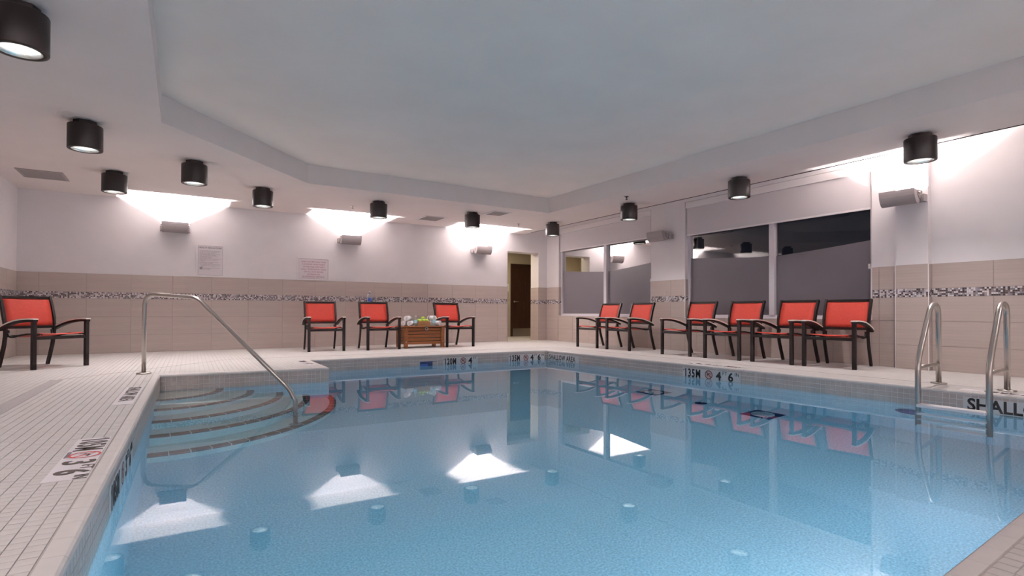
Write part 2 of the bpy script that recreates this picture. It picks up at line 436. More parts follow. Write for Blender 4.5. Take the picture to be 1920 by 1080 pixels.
for i, (cx, cy, c) in enumerate(tiles):
    if i in single:
        o = bpy.data.objects.new('tile', tme); COL.objects.link(o); o.parent = floor
        o.location = (cx, cy, random.uniform(-.0004, .0004)); d = Vector(c[3])-Vector(c[0]); o.rotation_euler = (0, 0, math.atan2(-d.x, d.y))
    else:
        f = 1-0.0012/(ST/2)
        g = [(cx+(x-cx)*f, cy+(y-cy)*f) for x, y in c]
        q.add([(x,y,-.004) for x,y in g]+[(cx+(x-cx)*.985,cy+(y-cy)*.985,0) for x,y in g], [(4,5,6,7),(0,1,5,4),(1,2,6,5),(2,3,7,6),(3,0,4,7)])
q.build('deck_tiling', M_deck, floor, kind='stuff')
# hall floor, smooth tile
MB().box(5.6, YB, -.003, 9.7, 13.6, 0).build('threshold_floor', M_deck, floor)
# movement joint in the deck
jp = [(-1.05,7.28),(-.656,7.69),(-.06,8.33),(.70,9.15),(1.5,9.08),(3.0,9.06),(6.4,9.06),(6.62,8.8),(6.62,5),(6.64,1.0)]
MB().bar([(x,y,0.0) for x,y in jp], (0,0,1), .003, .007).build('expansion_joint', M_grout, floor)

# ------------------------------------------------------------------ pool basin, coping, band tiles
pb = MB(); o3 = offset_poly(POOL, .004); n = len(o3)
pb.add([(x,y,-.012) for x,y in o3]+[(x,y,-.274) for x,y in o3], [(i,(i+1)%n,n+(i+1)%n,n+i) for i in range(n)], 1)
pb.add([(x,y,-.274) for x,y in o3]+[(x,y,ZF) for x,y in o3], [(i,(i+1)%n,n+(i+1)%n,n+i) for i in range(n)]+[tuple(range(n,2*n))])
pool = pb.build('pool_basin', [M_plaster, M_bandgrout], kind='structure')
# water body: its sides lie inside the basin walls
wp = offset_poly(POOL, .010)
MB().prism(wp, ZF-.02, ZW).build('pool_water', M_water, kind='structure')

def edge_frames(poly):
    for i in range(len(poly)):
        a, c = Vector(poly[i]), Vector(poly[(i+1)%len(poly)]); d = (c-a); L = d.length; d.normalize()
        yield i, a, c, d, L, Vector((d.y, -d.x))           # outward normal for CCW
# coping: bull-nosed edge tiles, each its own piece
prof = [(0.064,-.012),(0.064,.0025),(0.022,.0025),(0.010,.0005),(0.002,-.007),(-.003,-.018),(-.003,-.027),(.004,-.027)]
cm = {}
for i, a, c, d, L, nrm in edge_frames(POOL):
    # mitre: shorten or extend by corner type using the offset polygon
    nt_ = max(1, round(L/0.1525)); st = L/nt_
    for k in range(nt_):
        s0, s1 = k*st+.0008, (k+1)*st-.0008
        vs = []
        for s_, endk in ((s0, k == 0), (s1, k == nt_-1)):
            for off, z in prof:
                p = a+d*s_+nrm*off
                if endk:   # slide the mitred end along the corner bisector
                    ci = i if s_ == s0 else (i+1) % len(POOL)
                    full = Vector(COPE[ci])-Vector(POOL[ci]); p = Vector(POOL[ci])+full*(off/0.064)
                vs.append((p.x, p.y, z))
        m_ = len(prof)
        MB().add(vs, [(j, j+1, m_+j+1, m_+j) for j in range(m_-1)]+[tuple(range(m_-1,-1,-1)), tuple(range(m_,2*m_))]).build('coping_tile', M_coping, pool)
# waterline band: 5 rows of square tiles
PT, PH = 0.0535, 0.049
band = []
for i, a, c, d, L, nrm in edge_frames(POOL):
    k_ = int(L/PT); st = L/k_
    for k in range(k_):
        for r in range(5):
            p = a+d*((k+.5)*st); band.append((p.x, p.y, -.028-PH*(r+.5), math.atan2(d.y, d.x)))
sc2 = sorted(((in_view(t[:3])*(1 if t[2] > ZW else .6), i) for i, t in enumerate(band)), reverse=True)
single = set(i for s, i in sc2[:300] if s > 0)
e, f = PT/2-.0020, PH/2-.0020
tv = [(-e,.004,-f),(e,.004,-f),(e,.004,f),(-e,.004,f),(-e+.001,0,-f+.001),(e-.001,0,-f+.001),(e-.001,0,f-.001),(-e+.001,0,f-.001)]
tf = [(4,5,6,7),(0,1,5,4),(1,2,6,5),(2,3,7,6),(3,0,4,7)]
tv = [(x, -y, z) for x, y, z in tv]
o = MB().add(tv, tf).build('tile', M_ptile); tme = o.data; bpy.data.objects.remove(o)
q = MB()
for i, (x, y, z, a) in enumerate(band):
    if i in single:
        o = bpy.data.objects.new('tile', tme); COL.objects.link(o); o.parent = pool; o.location = (x, y, z); o.rotation_euler = (0, 0, a)
    else:
        q.add([(x+cos(a)*vx-sin(a)*vy, y+sin(a)*vx+cos(a)*vy, z+vz) for vx, vy, vz in tv], tf)
q.build('waterline_tiling', M_ptile, pool, kind='stuff')

# quarter-round steps in the corner
CX, CY = -0.15, 7.24
RS = [0.635, 0.96, 1.28, 1.58, 1.88]; ZSTEP = [-.31, -.585, -.86, -1.13, -1.42]
steps = thing('pool_steps', 'pale quarter-round underwater steps with brown tile nosings in the pool corner', 'steps', (CX, CY, 0))
for k in range(5):
    r0 = RS[k-1]-.02 if k else 0.0; r1, z1 = RS[k], ZSTEP[k]; A0 = math.atan2(-1, 0)-.025; A1 = 0.03; ns = 30
    b = MB(); vs = []
    for j in range(ns+1):
        a = A0+(A1-A0)*j/ns
        for r, z in ((r0, z1), (r1-.075, z1), (r1, z1), (r1, z1-.05), (r1, ZF)): vs.append((r*cos(a), r*sin(a), z))
    fs = []
    for j in range(ns):
        for t in (0, 3): fs.append((j*5+t, (j+1)*5+t, (j+1)*5+t+1, j*5+t+1))
    b.add(vs, fs).build('step', M_step, steps)
    # nosing tiles
    cnt = max(4, round(r1*1.6/0.16))
    for j in range(cnt):
        a0 = A0+(A1-A0)*j/cnt+.004/r1; a1 = A0+(A1-A0)*(j+1)/cnt-.004/r1; vs = []; m_ = 4
        for t in range(m_+1):
            a = a0+(a1-a0)*t/m_
            for r, z in ((r1-.075, z1+.002), (r1+.002, z1+.002), (r1+.002, z1-.05)): vs.append((r*cos(a), r*sin(a), z))
        fs = []
        for t in range(m_):
            for u_ in (0, 1): fs.append((t*3+u_, (t+1)*3+u_, (t+1)*3+u_+1, t*3+u_+1))
        MB().add(vs, fs).build('nosing_tile', M_nosing, steps)
    # plaster edge under the nosings
    vs = []
    for j in range(ns+1):
        a = A0+(A1-A0)*j/ns
        for r, z in ((r1-.076, z1), (r1, z1), (r1, z1-.051)): vs.append((r*cos(a), r*sin(a), z))
    fs = []
    for j in range(ns):
        for u_ in (0, 1): fs.append((j*3+u_, (j+1)*3+u_, (j+1)*3+u_+1, j*3+u_+1))
    MB().add(vs, fs).build('nosing_bed', M_step, steps)

# main drains on the pool floor
def disc(r, z0, z1, seg=28): return [(0.0005, z0), (r, z0), (r, z1), (0.0005, z1)]
def main_drain(x, y, rz, label):
    t = thing('main_drain', label, 'drain', (x, y, ZF), rz, 'main drains')
    fr = MB(); s_ = .175
    fr.box(-s_, -s_, 0, s_, -s_+.05, .012).box(-s_, s_-.05, 0, s_, s_, .012).box(-s_, -s_+.05, 0, -s_+.05, s_-.05, .012).box(s_-.05, -s_+.05, 0, s_, s_-.05, .012)
    fr.build('frame', M_navy, t)
    MB().box(-s_+.05, -s_+.05, 0, s_-.05, s_-.05, .008).build('sump_plate', M_navy, t)
    MB().lathe(disc(.125, .008, .024)).build('cover', M_white, t)
    g = MB()
    for i in range(-3, 4): g.box(-.09, i*.026-.005, .024, .09, i*.026+.005, .026)
    g.build('grate_slots', M_inkgrey, t)
main_drain(5.68, 3.78, .05, 'square main drain with round white cover nearer the ladder')
main_drain(5.68, 5.44, .05, 'square main drain with round white cover farther from the ladder')
t = thing('floor_port', 'small round dark port between the two main drains', 'drain', (5.61, 4.58, ZF))
MB().lathe(disc(.075, 0, .012)).build('cover', M_navy, t); MB().lathe(disc(.02, .012, .018), 12).build('screw', M_black, t)

# underwater lamps
def pool_lamp(loc, rz, label, power, color, lens):
    t = thing('underwater_light', label, 'pool light', loc, rz, 'underwater lights')
    mx = Matrix.Rotation(pi/2, 4, 'X')     # axis along local -y
    MB().lathe([(.115,0),(.13,.0),(.13,.03),(.112,.04),(.108,.03),(.115,0)], 28, mtx=mx).build('ring', M_navy, t)
    MB().lathe([(.0005,.03),(.06,.028),(.11,.018)], 28, mtx=mx).build('lens', lens, t)
    if power: area_light('lamp', t, (0, -.05, 0), (-pi/2, 0, 0), power, .2, color=color)
M_lens2 = mat('pool_lens', (0.8, 0.85, 0.9), 0.2)
pool_lamp((6.185, 2.52, -.68), -pi/2, 'round underwater light glowing purple-blue in the pool wall by the ladder', P_POOLBLUE, (0.42, 0.55, 1.0), M_purple)
for x in (1.1, 2.7, 4.2):  # near-wall lamps, added out of sight to light the water
    pool_lamp((x, .52+.069*(x+.297)+.012, -.75), pi+.069, 'added round underwater light, unseen in the pool wall below the viewpoint', P_POOL*(.62 if x > 4 else 1.08), (.72, .82, 1.0) if x > 4 else C_POOL, M_lens2)

# skimmer mouth in the far pool wall
t = thing('skimmer', 'skimmer opening with navy weir flap in the far pool wall', 'skimmer', (3.58, 8.427, -.165))
fr = MB(); fr.box(-.17,-.006,-.095,-.155,.01,.075).box(.155,-.006,-.095,.17,.01,.075).box(-.155,-.006,.062,.155,.01,.075).box(-.155,-.006,-.095,.155,.01,-.082)
fr.build('frame', M_plate, t)
MB().box(-.155,-.0035,-.082,.155,.0,.062).build('mouth_shade_panel', M_navy, t)  # flat navy panel, its colour stands for the shaded hollow of the opening
MB().box(-.15,-.012,-.08,-.02,-.004,.02).build('weir_flap', M_blue, t)
MB().box(.07,-.006,-.082,.155,-.003,.055).build('side_tile', M_ptile, t)

# ------------------------------------------------------------------ depth markers and lettering
def no_diving(parent, cx, cy, r, ink=M_inkred, fill=M_inkpink):
    b = MB(); seg = 28; vs = []; fs = []
    for j in range(seg):
        a = 2*pi*j/seg
        vs += [(cx+r*cos(a), cy+r*sin(a), .0035), (cx+r*.83*cos(a), cy+r*.83*sin(a), .0035)]
    for j in range(seg): fs.append((2*j, 2*j+1, 2*((j+1)%seg)+1, 2*((j+1)%seg)))
    b.add(vs, fs)
    a = radians(-45); dx, dy = cos(a)*r*.85, sin(a)*r*.85; nx, ny = -sin(a)*r*.09, cos(a)*r*.09
    b.add([(cx-dx+nx,cy-dy+ny,.0036),(cx+dx+nx,cy+dy+ny,.0036),(cx+dx-nx,cy+dy-ny,.0036),(cx-dx-nx,cy-dy-ny,.0036)], [(0,1,2,3)])
    b.build('prohibition_ring', ink, parent)
    if fill:
        MB().lathe([(.0005, 0), (r*.82, 0)], 24, (cx, cy, .003)).build('ring_fill', fill, parent)
    d = MB()   # small diver
    d.lathe([(.0005,0),(r*.13,0)], 10, (cx-r*.30, cy-r*.02, .0033))
    d.bar([(cx-r*.2,cy+r*.05,.0033),(cx+r*.1,cy+r*.3,.0033),(cx+r*.5,cy+r*.15,.0033)], (0,0,1), .0003, r*.17)
    d.bar([(cx-r*.2,cy+r*.1,.0033),(cx-r*.45,cy-r*.35,.0033)], (0,0,1), .0003, r*.1)
    d.build('diver_figure', M_ink, parent)
def plate(name, label, o, u, v, nn, L, H, ground=M_plate):
    t = thing(name, label, 'depth marker', group='pool edge markers', mtx=basis(o, u, v, nn))
    MB().box(0, 0, -.002, L, H, .002).build('plate', ground, t); return t
def depth_items(t, L, H, big, feet, inch, ink=M_ink, small=None, yb=.12, ring=M_inkdark, fillm=M_inkpink):
    h = H*.80; z = .0032; y0 = H*yb; sz = h/.70
    text('lettering', big, sz, (L*.03, y0, z), ink, t, xs=.68*L/.86*(.86/.90), bold=.0056 if ink is M_ink else .0028, sp=1.20)
    if big[0] == '1': MB().add([(L*.03+sz*.02, y0+h*.99, z+.0006), (L*.03-sz*.09, y0+h*.80, z+.0006), (L*.03-sz*.09, y0+h*.68, z+.0006), (L*.03+sz*.02, y0+h*.82, z+.0006)], [(0,1,2,3)]).build('lettering', ink, t)
    no_diving(t, L*.475, y0+h*.5, h*.55, ring, fillm)
    text('lettering', feet, sz*1.0, (L*.60, y0, z), ink, t, bold=.004)
    text('unit_lettering', 'FT', sz*.42, (L*.60+sz*.62, y0+h*.66, z), ink, t)
    if inch:
        text('lettering', inch, sz*1.0, (L*.80, y0, z), ink, t, bold=.004)
        text('unit_lettering', 'IN', sz*.42, (L*.80+sz*.62, y0+h*.66, z), ink, t)
ez = (0, 0, 1)
t = plate('depth_marker', 'white depth marker reading 120M 4FT on the far pool wall', (3.84, 8.427, -.183), (1,0,0), ez, (0,-1,0), .66, .125); depth_items(t, .80, .125, '120M', '4', None, yb=.10)
t = plate('depth_marker', 'white depth marker 135M 4FT 6IN on far pool wall by the corner', (5.13, 8.427, -.183), (1,0,0), ez, (0,-1,0), .79, .125); depth_items(t, .79, .125, '135M', '4', '6', yb=.10)
du = Vector((POOL[1][0]-POOL[2][0], POOL[1][1]-POOL[2][1], 0)).normalized(); dn = Vector((du.y, -du.x, 0))
def rpt(y): return (5.974+(8.43-y)*(6.225-5.974)/(8.43-.97), y)
def on_right(y, z):
    x, yy = rpt(y); return (x-.003, yy, z)
t = plate('depth_marker', 'depth marker 135M 4FT 6IN on the pool wall below the row of four chairs', on_right(5.27, -.183), du, ez, -dn if dn.x > 0 else dn, .90, .135); depth_items(t, .90, .135, '135M', '4', '6', yb=.10)
nr = -dn if dn.x > 0 else dn
t = plate('area_marker', 'SHALLOW AREA marker on the window side pool wall by the far corner', on_right(8.36, -.183), du, ez, nr, .86, .13)
text('lettering', 'SHALLOW AREA', .128, (.02, .022, .0032), M_ink, t, xs=.70, bold=.003, sp=1.16)
t = plate('area_marker', 'SHALLOW AREA marker on the pool wall behind the ladder', on_right(2.10, -.183), du, ez, nr, 1.15, .135)
text('lettering', 'SHALLOW AREA', .15, (.03, .022, .0032), M_ink, t, xs=.90, bold=.004)
def lpt(y): return -.297+(y-.52)*(.157/6.77)
ul = Vector((lpt(8)-lpt(7), 1, 0)).normalized(); nl = Vector((ul.y, -ul.x, 0))
t = plate('depth_marker', 'depth marker 105M 3FT 6IN on the left pool wall above the water', (lpt(2.95)+.003, 2.95, -.183), ul, ez, nl, 1.05, .135); depth_items(t, 1.05, .135, '105M', '3', '6', yb=.10)
# deck markers (flat tiles let into the deck)
t = plate('depth_marker', 'white deck marker 105M 3FT 6IN in brown lettering beside the left coping', (-.452, 3.86, .0005), -ul, nl, ez, .90, .152, M_sign)
depth_items(t, .90, .152, '105M', '3', '6', M_inkbrown, yb=.16, fillm=None, ring=M_inkred)
text('small_lettering', 'NO DIVING', .024, (.34, .006, .0032), M_inkgrey, t)
t = plate('area_marker', 'flat SHALLOW AREA deck marker farther along the left coping', (-.385, 6.24, .0005), -ul, nl, ez, 1.12, .14, M_sign)
text('lettering', 'SHALLOW AREA', .135, (.03, .03, .0032), M_inkbrown, t, xs=.90, bold=.002)
t = plate('depth_marker', 'deck marker on the corner of the deck beside the steps', (1.50, 8.34, .0005), (0,-1,0), (1,0,0), ez, .80, .11, M_sign); depth_items(t, .80, .11, '120M', '4', None, M_inkbrown, fillm=None)
t = plate('depth_marker', 'deck marker set in the deck edge before the row of four chairs', (rpt(4.4)[0]+.21, 4.42, .0005), -du, -nr, ez, .85, .13, M_sign)
t.matrix_world = basis((rpt(4.4)[0]+.21, 4.42, .0005), -du, nr, ez); depth_items(t, .85, .13, '135M', '4', '6', M_inkbrown, fillm=None)
t = plate('area_marker', 'SHALLOW AREA deck marker on the deck edge behind the ladder', (rpt(1.2)[0]+.21, 1.22, .0005), -du, nr, ez, .95, .13, M_sign)
text('lettering', 'SHALLOW AREA', .12, (.03, .03, .0032), M_inkbrown, t, xs=.85, bold=.002)

# trench drain in the deck at left
t = thing('trench_drain', 'narrow grey speckled drain channel in the left deck', 'drain', (-1.135, 0, 0))
MB().box(-.045, 2.0, -.003, .045, 7.30, .0012).build('grate', M_trench, t)
MB().box(-.052, 2.0, -.003, -.045, 7.31, .0016).build('edge_strip', M_vent, t); MB().box(.045, 2.0, -.003, .052, 7.31, .0016).build('edge_strip', M_vent, t)
t.location.x = -1.13; t.rotation_euler.z = -.012

# ================================================================== WINDOWS
def window(nm, y0, y1, ym, film):
    root = bpy.data.objects.new(nm, None); COL.objects.link(root); root['kind'] = 'structure'
    xf = 8.205; fwid = .05; z0, z1 = .632, ZH
    fr = MB(); fr.box(xf, y0, z0, xf+.07, y0+fwid, z1).box(xf, y1-fwid, z0, xf+.07, y1, z1)
    fr.box(xf, y0+fwid, z0, xf+.07, y1-fwid, z0+fwid).box(xf, y0+fwid, z1-fwid, xf+.07, y1-fwid, z1); fr.build('frame', M_frame, root)
    MB().box(xf-.02, ym-.045, z0+fwid, xf+.07, ym+.045, z1-fwid).build('mullion', M_frame, root)
    MB().box(XR-.004, y0, ZO-.002, xf+.07, y1, z0).build('sill', M_frame, root)
    for a, c in ((ym+.045, y1-fwid), (y0+fwid, ym-.045)):
        MB().add([(xf+.04,a,z0+fwid),(xf+.04,c,z0+fwid),(xf+.04,c,z1-fwid),(xf+.04,a,z1-fwid)], [(0,1,2,3)]).build('glass_pane', M_glass, root)
        far = a > ym; b = MB(); ns = 12; vs = []
        for j in range(ns+1):
            yy = a+.006+(c-a-.012)*j/ns; s_ = abs(yy-ym)/max(1e-6, (c-a)); zt = 1.632+.10*s_**1.25
            vs += [(xf+.036, yy, z0+fwid+.004), (xf+.036, yy, zt)]
        b.add(vs, [(2*j, 2*j+2, 2*j+3, 2*j+1) for j in range(ns)]).build('frosted_film', M_film, root)
    return root
window('window_1', W1[0], W1[1], 9.30, None)
window('window_2', W2[0], W2[1], 5.29, None)
def blind(y0, y1, zb, label):
    t = thing('roller_blind', label, 'blind', (8.13, (y0+y1)/2, 0), group='roller blinds'); h = (y1-y0)/2-.012
    MB().box(.0, -h, 2.665, .085, h, 2.78).build('cassette', M_white, t, bevel=.004)
    MB().box(.028, -h+.012, zb+.02, .031, h-.012, 2.67).build('fabric', M_blind, t)
    MB().box(.020, -h+.012, zb, .038, h-.012, zb+.028).build('bottom_bar', M_white, t, bevel=.003)
    MB().tube([(.012, -h+.004, 2.66), (.012, -h+.004, 1.36)], .003, 6).build('chain', M_steel, t)
    MB().box(.035, -h-.005, 1.33, .06, -h+.05, 1.40).build('chain_clip', M_white, t, bevel=.004)
blind(*W1, 2.215, 'white roller blind half lowered over the window nearer the doorway')
blind(*W2, 2.150, 'white roller blind half lowered over the window behind four chairs')

# ================================================================== DOORWAY
dr = bpy.data.objects.new('door_1', None); COL.objects.link(dr); dr['kind'] = 'structure'; dr.location = (8.34, 13.6, 0)
fr = MB(); fr.box(0,-.03,0,.06,.02,2.13).box(1.0,-.03,0,1.06,.02,2.13).box(.06,-.03,2.07,1.0,.02,2.13); fr.build('frame', M_door, dr)
MB().box(.06,-.012,.01,1.0,.02,2.07).build('leaf', M_door, dr)
MB().box(.075,-.016,.015,.985,-.012,.235).build('kick_plate', M_steel, dr)
hd = MB().lathe([(.0005,0),(.028,0),(.028,.012),(.0005,.012)], 14, (.13,-.012,1.02), mtx=Matrix.Rotation(pi/2,4,'X')).build('handle', M_steel, dr)
MB().tube([(.13,-.02,1.02),(.13,-.06,1.02),(.15,-.068,1.02),(.25,-.066,1.02)], .010, 8).build('lever', M_steel, hd)
t = thing('restroom_sign', 'small pale wall sign with blue symbol beside the brown door', 'sign', mtx=basis((8.19, 13.594, 1.42), (1,0,0), ez, (0,-1,0)))
MB().box(-.08, -.11, -.003, .08, .11, .006).build('plate', M_white, t); MB().box(-.05,-.02,.006,.05,.085,.0075).build('symbol_panel', M_pale, t)
s_ = MB(); s_.lathe([(.0005,0),(.012,0)], 12, (.0,.07,.008)); s_.bar([(0,.055,.008),(0,.025,.008),(.02,.02,.008),(.028,-.005,.008)], (0,0,1), .0004, .010); s_.build('symbol', M_blue, t)
text('lettering', 'MEN', .03, (-.035, -.07, .0068), M_blue, t)

# ================================================================== SCONCES
GS = 'grey wall uplights'
def sconce(x, y, z, rz, label, lit=1.0):
    """local -y points out of the wall"""
    t = thing('wall_uplight', label, 'wall light', (x, y, z), rz, GS)
    MB().box(-.228, -.10, -.058, .228, 0, .035).build('back_box', M_sconce, t, bevel=.003)
    w_ = .200; N = 14; ZR, DP = .092, .185
    prof = [(-.195-.098*cos(pi*j/N), ZR-DP*sin(pi*j/N)) for j in range(N-1)]   # the back rim ends lower, at the box
    b = MB(); k = len(prof); inner = [(-.195+(yy+.195)*.95, ZR+(zz-ZR)*.95) for yy, zz in prof]
    vs = [(-w_,yy,zz) for yy,zz in prof]+[(w_,yy,zz) for yy,zz in prof]+[(-w_+.004,yy,zz) for yy,zz in inner]+[(w_-.004,yy,zz) for yy,zz in inner]
    fs = [(j,j+1,k+j+1,k+j) for j in range(k-1)]+[(2*k+j,2*k+j+1,3*k+j+1,3*k+j) for j in range(k-1)]
    fs += [tuple(range(k)), tuple(range(k,2*k)), tuple(range(2*k,3*k)), tuple(range(3*k,4*k))]
    fs += [(0,k,3*k,2*k), (k-1,2*k-1,4*k-1,3*k-1)]
    b.add(vs, fs, 0, False).build('shade', M_sconce, t)
    for sx in (-1, 1):
        MB().lathe([(.0005,0),(.016,0),(.016,.012),(.010,.018),(.0005,.018)], 12, (sx*w_,-.165,.045), mtx=Matrix.Rotation(sx*pi/2,4,'Y')).build('knob', M_steel, t)
        MB().bar([(sx*(w_+.001),-.205,.055),(sx*(w_+.001),-.20,.02),(sx*(w_+.001),-.15,-.04)], (1,0,0), .0015, .007).build('slot', M_black, t)
        MB().box(sx*.17-.003, -.262, -.02, sx*.17+.003, -.001, ZR-.002).build('added_baffle', M_sconce, t)  # side plates added to cut the lamp light into a V on the wall
    MB().bar([(-.11,-.15,-.036),(.11,-.15,-.036)], (0,1,0), .05, .012).build('lamp_tray', M_refl, t)
    if lit:
        area_light('lamp', t, (0, -.15, -.02), (pi, 0, 0), P_SCONCE*lit, .06, .03)
    return t
sconce(-.01, YB, 2.185, 0, 'lit grey wall uplight above the tall notice on the back wall')
sconce(3.06, YB, 2.185, 0, 'lit grey wall uplight above the second chair on the back wall')
sconce(6.15, YB, 2.165, 0, 'lit grey wall uplight beside the doorway on the back wall')
sconce(8.043, 3.315, 2.18, -pi/2, 'lit grey wall uplight on the pilaster right of the windows', .18)
sconce(8.13, 7.50, 2.185, -pi/2, 'unlit grey wall uplight on the pier between the two windows', lit=0)
HID = 'added grey wall uplight, unseen behind the viewpoint'
for a in ((-.9, YN, 2.18, pi), (1.4, YN, 2.18, pi), (3.7, YN, 2.18, pi), (6.0, YN, 2.18, pi), (-2.14, .2, 2.18, pi/2)): sconce(*a, HID, 1.0)  # unseen uplights added to raise the room's bounced light

# ================================================================== CEILING DOWNLIGHTS
def make_downlight(label):
    t = thing('ceiling_downlight', label, 'ceiling light', (0,0,0), 0, 'black cylinder downlights')
    MB().lathe([(.0005,0),(.105,0),(.105,-.05),(.0005,-.05)], 8, smooth=False).build('canopy', M_fix, t)
    MB().lathe([(.0005,-.045),(.147,-.045),(.15,-.05),(.15,-.285),(.147,-.29),(.118,-.29),(.115,-.283)], 36).build('housing', M_fix, t)
    MB().lathe([(.117,-.2885),(.108,-.287),(.104,-.26),(.085,-.20),(.06,-.165)], 32).build('reflector', M_refl, t)
    MB().lathe([(.0005,-.160),(.06,-.160),(.06,-.170),(.0005,-.178)], 20).build('lens', M_bulb, t)
    return t
DL = [(-.857,4.60,'black cylinder downlight cut by the left edge of the photo'),
      (-.80,7.07,'black cylinder downlight second from the viewpoint along the left wall'),
      (-.735,9.40,'black cylinder downlight near the left ceiling vent by the first uplight'),
      (.20,8.20,'black cylinder downlight beside the slanted tray edge'),
      (1.166,9.40,'black cylinder downlight over the tall notice, under the slanted tray edge'),
      (3.05,9.44,'black cylinder downlight in front of the middle uplight'),
      (4.95,9.51,'black cylinder downlight between the two ceiling vents above the far deck'),
      (6.95,9.60,'black cylinder downlight in the far corner by the doorway'),
      (6.90,7.20,'black cylinder downlight near the sprinkler before the nearer-door window'),
      (6.90,4.96,'black cylinder downlight in front of the window with four chairs'),
      (6.89,2.71,'black cylinder downlight in front of the lit pilaster uplight')]
HD = [(-.85,2.2),(-.85,-.2),(6.89,.4),(6.89,-1.9),(1.2,-1.8),(3.0,-1.8),(4.9,-1.8)]  # out-of-view downlights, added for fill light
d0 = make_downlight(DL[0][2]); d0.location = (DL[0][0], DL[0][1], ZS)
allD = [d0]
for x, y, lb in DL[1:]: allD.append(copy_tree(d0, (x, y, ZS), 0.4, lb))
for x, y in HD: allD.append(copy_tree(d0, (x, y, ZS), 0.4, 'added black cylinder downlight out of view, for fill light'))
for i, t in enumerate(allD):
    area_light('lamp', t, (0, 0, -.184), (0, 0, 0), P_DOWN*(.75 if i < 2 else 1 if i < len(DL) else .75), .11)

# ------------------------------------------------------------------ ceiling vents, sprinklers, alarm
def vent(x0, y0, x1, y1, label):
    t = thing('ceiling_vent', label, 'vent', ((x0+x1)/2, (y0+y1)/2, ZS), 0, 'ceiling vents'); a, c = (x1-x0)/2, (y1-y0)/2
    fr = MB(); fr.box(-a,-c,-.012,a,-c+.03,0).box(-a,c-.03,-.012,a,c,0).box(-a,-c+.03,-.012,-a+.03,c-.03,0).box(a-.03,-c+.03,-.012,a,c-.03,0); fr.build('frame', M_vent if x0 < 0 else M_white, t)
    MB().box(-a+.03,-c+.03,-.003,a-.03,c-.03,0).build('backing', M_vent, t)
    n_ = 14
    for i in range(n_):
        yy = -c+.03+(2*c-.06)*(i+.5)/n_
        MB().add([(-a+.03,yy-.012,-.004),(a-.03,yy-.012,-.004),(a-.03,yy+.008,-.013),(-a+.03,yy+.008,-.013),(-a+.03,yy-.010,-.003),(a-.03,yy-.010,-.003),(a-.03,yy+.010,-.012),(-a+.03,yy+.010,-.012)],
                 [(0,1,2,3),(4,7,6,5),(0,3,7,4),(1,5,6,2),(0,4,5,1),(3,2,6,7)]).build('slat', M_vent, t)
vent(-1.875, 9.85, -1.36, 10.42, 'grey louvred ceiling vent above the corner armchair')
vent(4.29, 10.24, 4.75, 10.78, 'pale louvred ceiling vent closest to the back wall above the chest')
vent(5.19, 9.07, 5.58, 9.51, 'louvred ceiling vent at the far corner of the tray')
for x, y, lb in ((2.776, 10.11, 'chrome ceiling sprinkler above the middle uplight'), (6.43, 10.15, 'chrome ceiling sprinkler near the doorway'), (6.43, 6.77, 'dark ceiling sprinkler between tray edge and windows')):
    t = thing('sprinkler', lb, 'sprinkler', (x, y, ZS), 0, 'ceiling sprinklers'); mm = M_steel if y > 8 else M_fix
    MB().lathe([(.0005,0),(.038,0),(.036,-.006),(.0005,-.008)], 18).build('escutcheon', mm, t)
    MB().lathe([(.012,-.006),(.012,-.022),(.006,-.024),(.006,-.05),(.0005,-.05)], 10).tube([(-.016,0,-.02),(-.02,0,-.035),(0,0,-.052),(.02,0,-.035),(.016,0,-.02)], .003, 6).build('frame', mm, t)
    MB().lathe([(.0005,-.052),(.022,-.052),(.024,-.055),(.0005,-.056)], 14).build('deflector', mm, t)

# ================================================================== NOTICES
def notice(name, label, x0, x1, z0, z1):
    t = thing(name, label, 'sign', mtx=basis((x0, YB+.002, z0), (1,0,0), ez, (0,-1,0)), group='wall notices'); L, H = x1-x0, z1-z0; f_ = .03
    MB().box(f_*.5, f_*.5, 0, L-f_*.5, H-f_*.5, .006).build('board', M_sign, t)
    b = MB(); b.box(0,0,0,L,f_,.014).box(0,H-f_,0,L,H,.014).box(0,f_,0,f_,H-f_,.014).box(L-f_,f_,0,L,H-f_,.014); b.build('frame', M_white, t)
    g = MB(); e_ = f_+.004
    g.box(e_-.004,e_-.004,.006,L-e_+.004,e_,.0075).box(e_-.004,H-e_,.006,L-e_+.004,H-e_+.004,.0075).box(e_-.004,e_,.006,e_,H-e_,.0075).box(L-e_,e_,.006,L-e_+.004,H-e_,.0075); g.build('border_line', M_inkgrey, t)
    return t, L, H
t, L, H = notice('health_notice', 'tall white notice headed HEALTH REGULATIONS on the back wall', .315, .775, ZP+.002, 1.945)
text('heading', 'HEALTH REGULATIONS', .040, (L/2, H-.078, .0075), M_inkgrey, t, align='CENTER', xs=.86, bold=.001)
body = ['NO PERSON INFECTED WITH A COMMUNICABLE', 'DISEASE OR HAVING OPEN SORES ON HIS OR', 'HER BODY SHALL ENTER THE POOL', 'NO PERSON SHALL BRING A GLASS CONTAINER', 'ONTO THE DECK OR INTO THE POOL', 'NO PERSON SHALL POLLUTE THE WATER IN', 'THE POOL IN ANY MANNER', 'SPITTING SPOUTING WATER AND BLOWING THE', 'NOSE IN THE POOL OR ON THE DECK ARE', 'PROHIBITED', 'NO PERSON SHALL ENGAGE IN BOISTEROUS', 'PLAY IN OR ABOUT THE POOL', 'THE MAXIMUM NUMBER OF BATHERS PERMITTED', '      ON THE DECK AND IN THE POOL AT ANY', '      TIME', 'TELEPHONE FOR EMERGENCY USE IS LOCATED', 'AT THE POOL ENTRANCE']
text('body_lettering', '\n'.join(body), .0165, (.056, H-.125, .0075), M_inkgrey, t, xs=.92, ls=1.28)
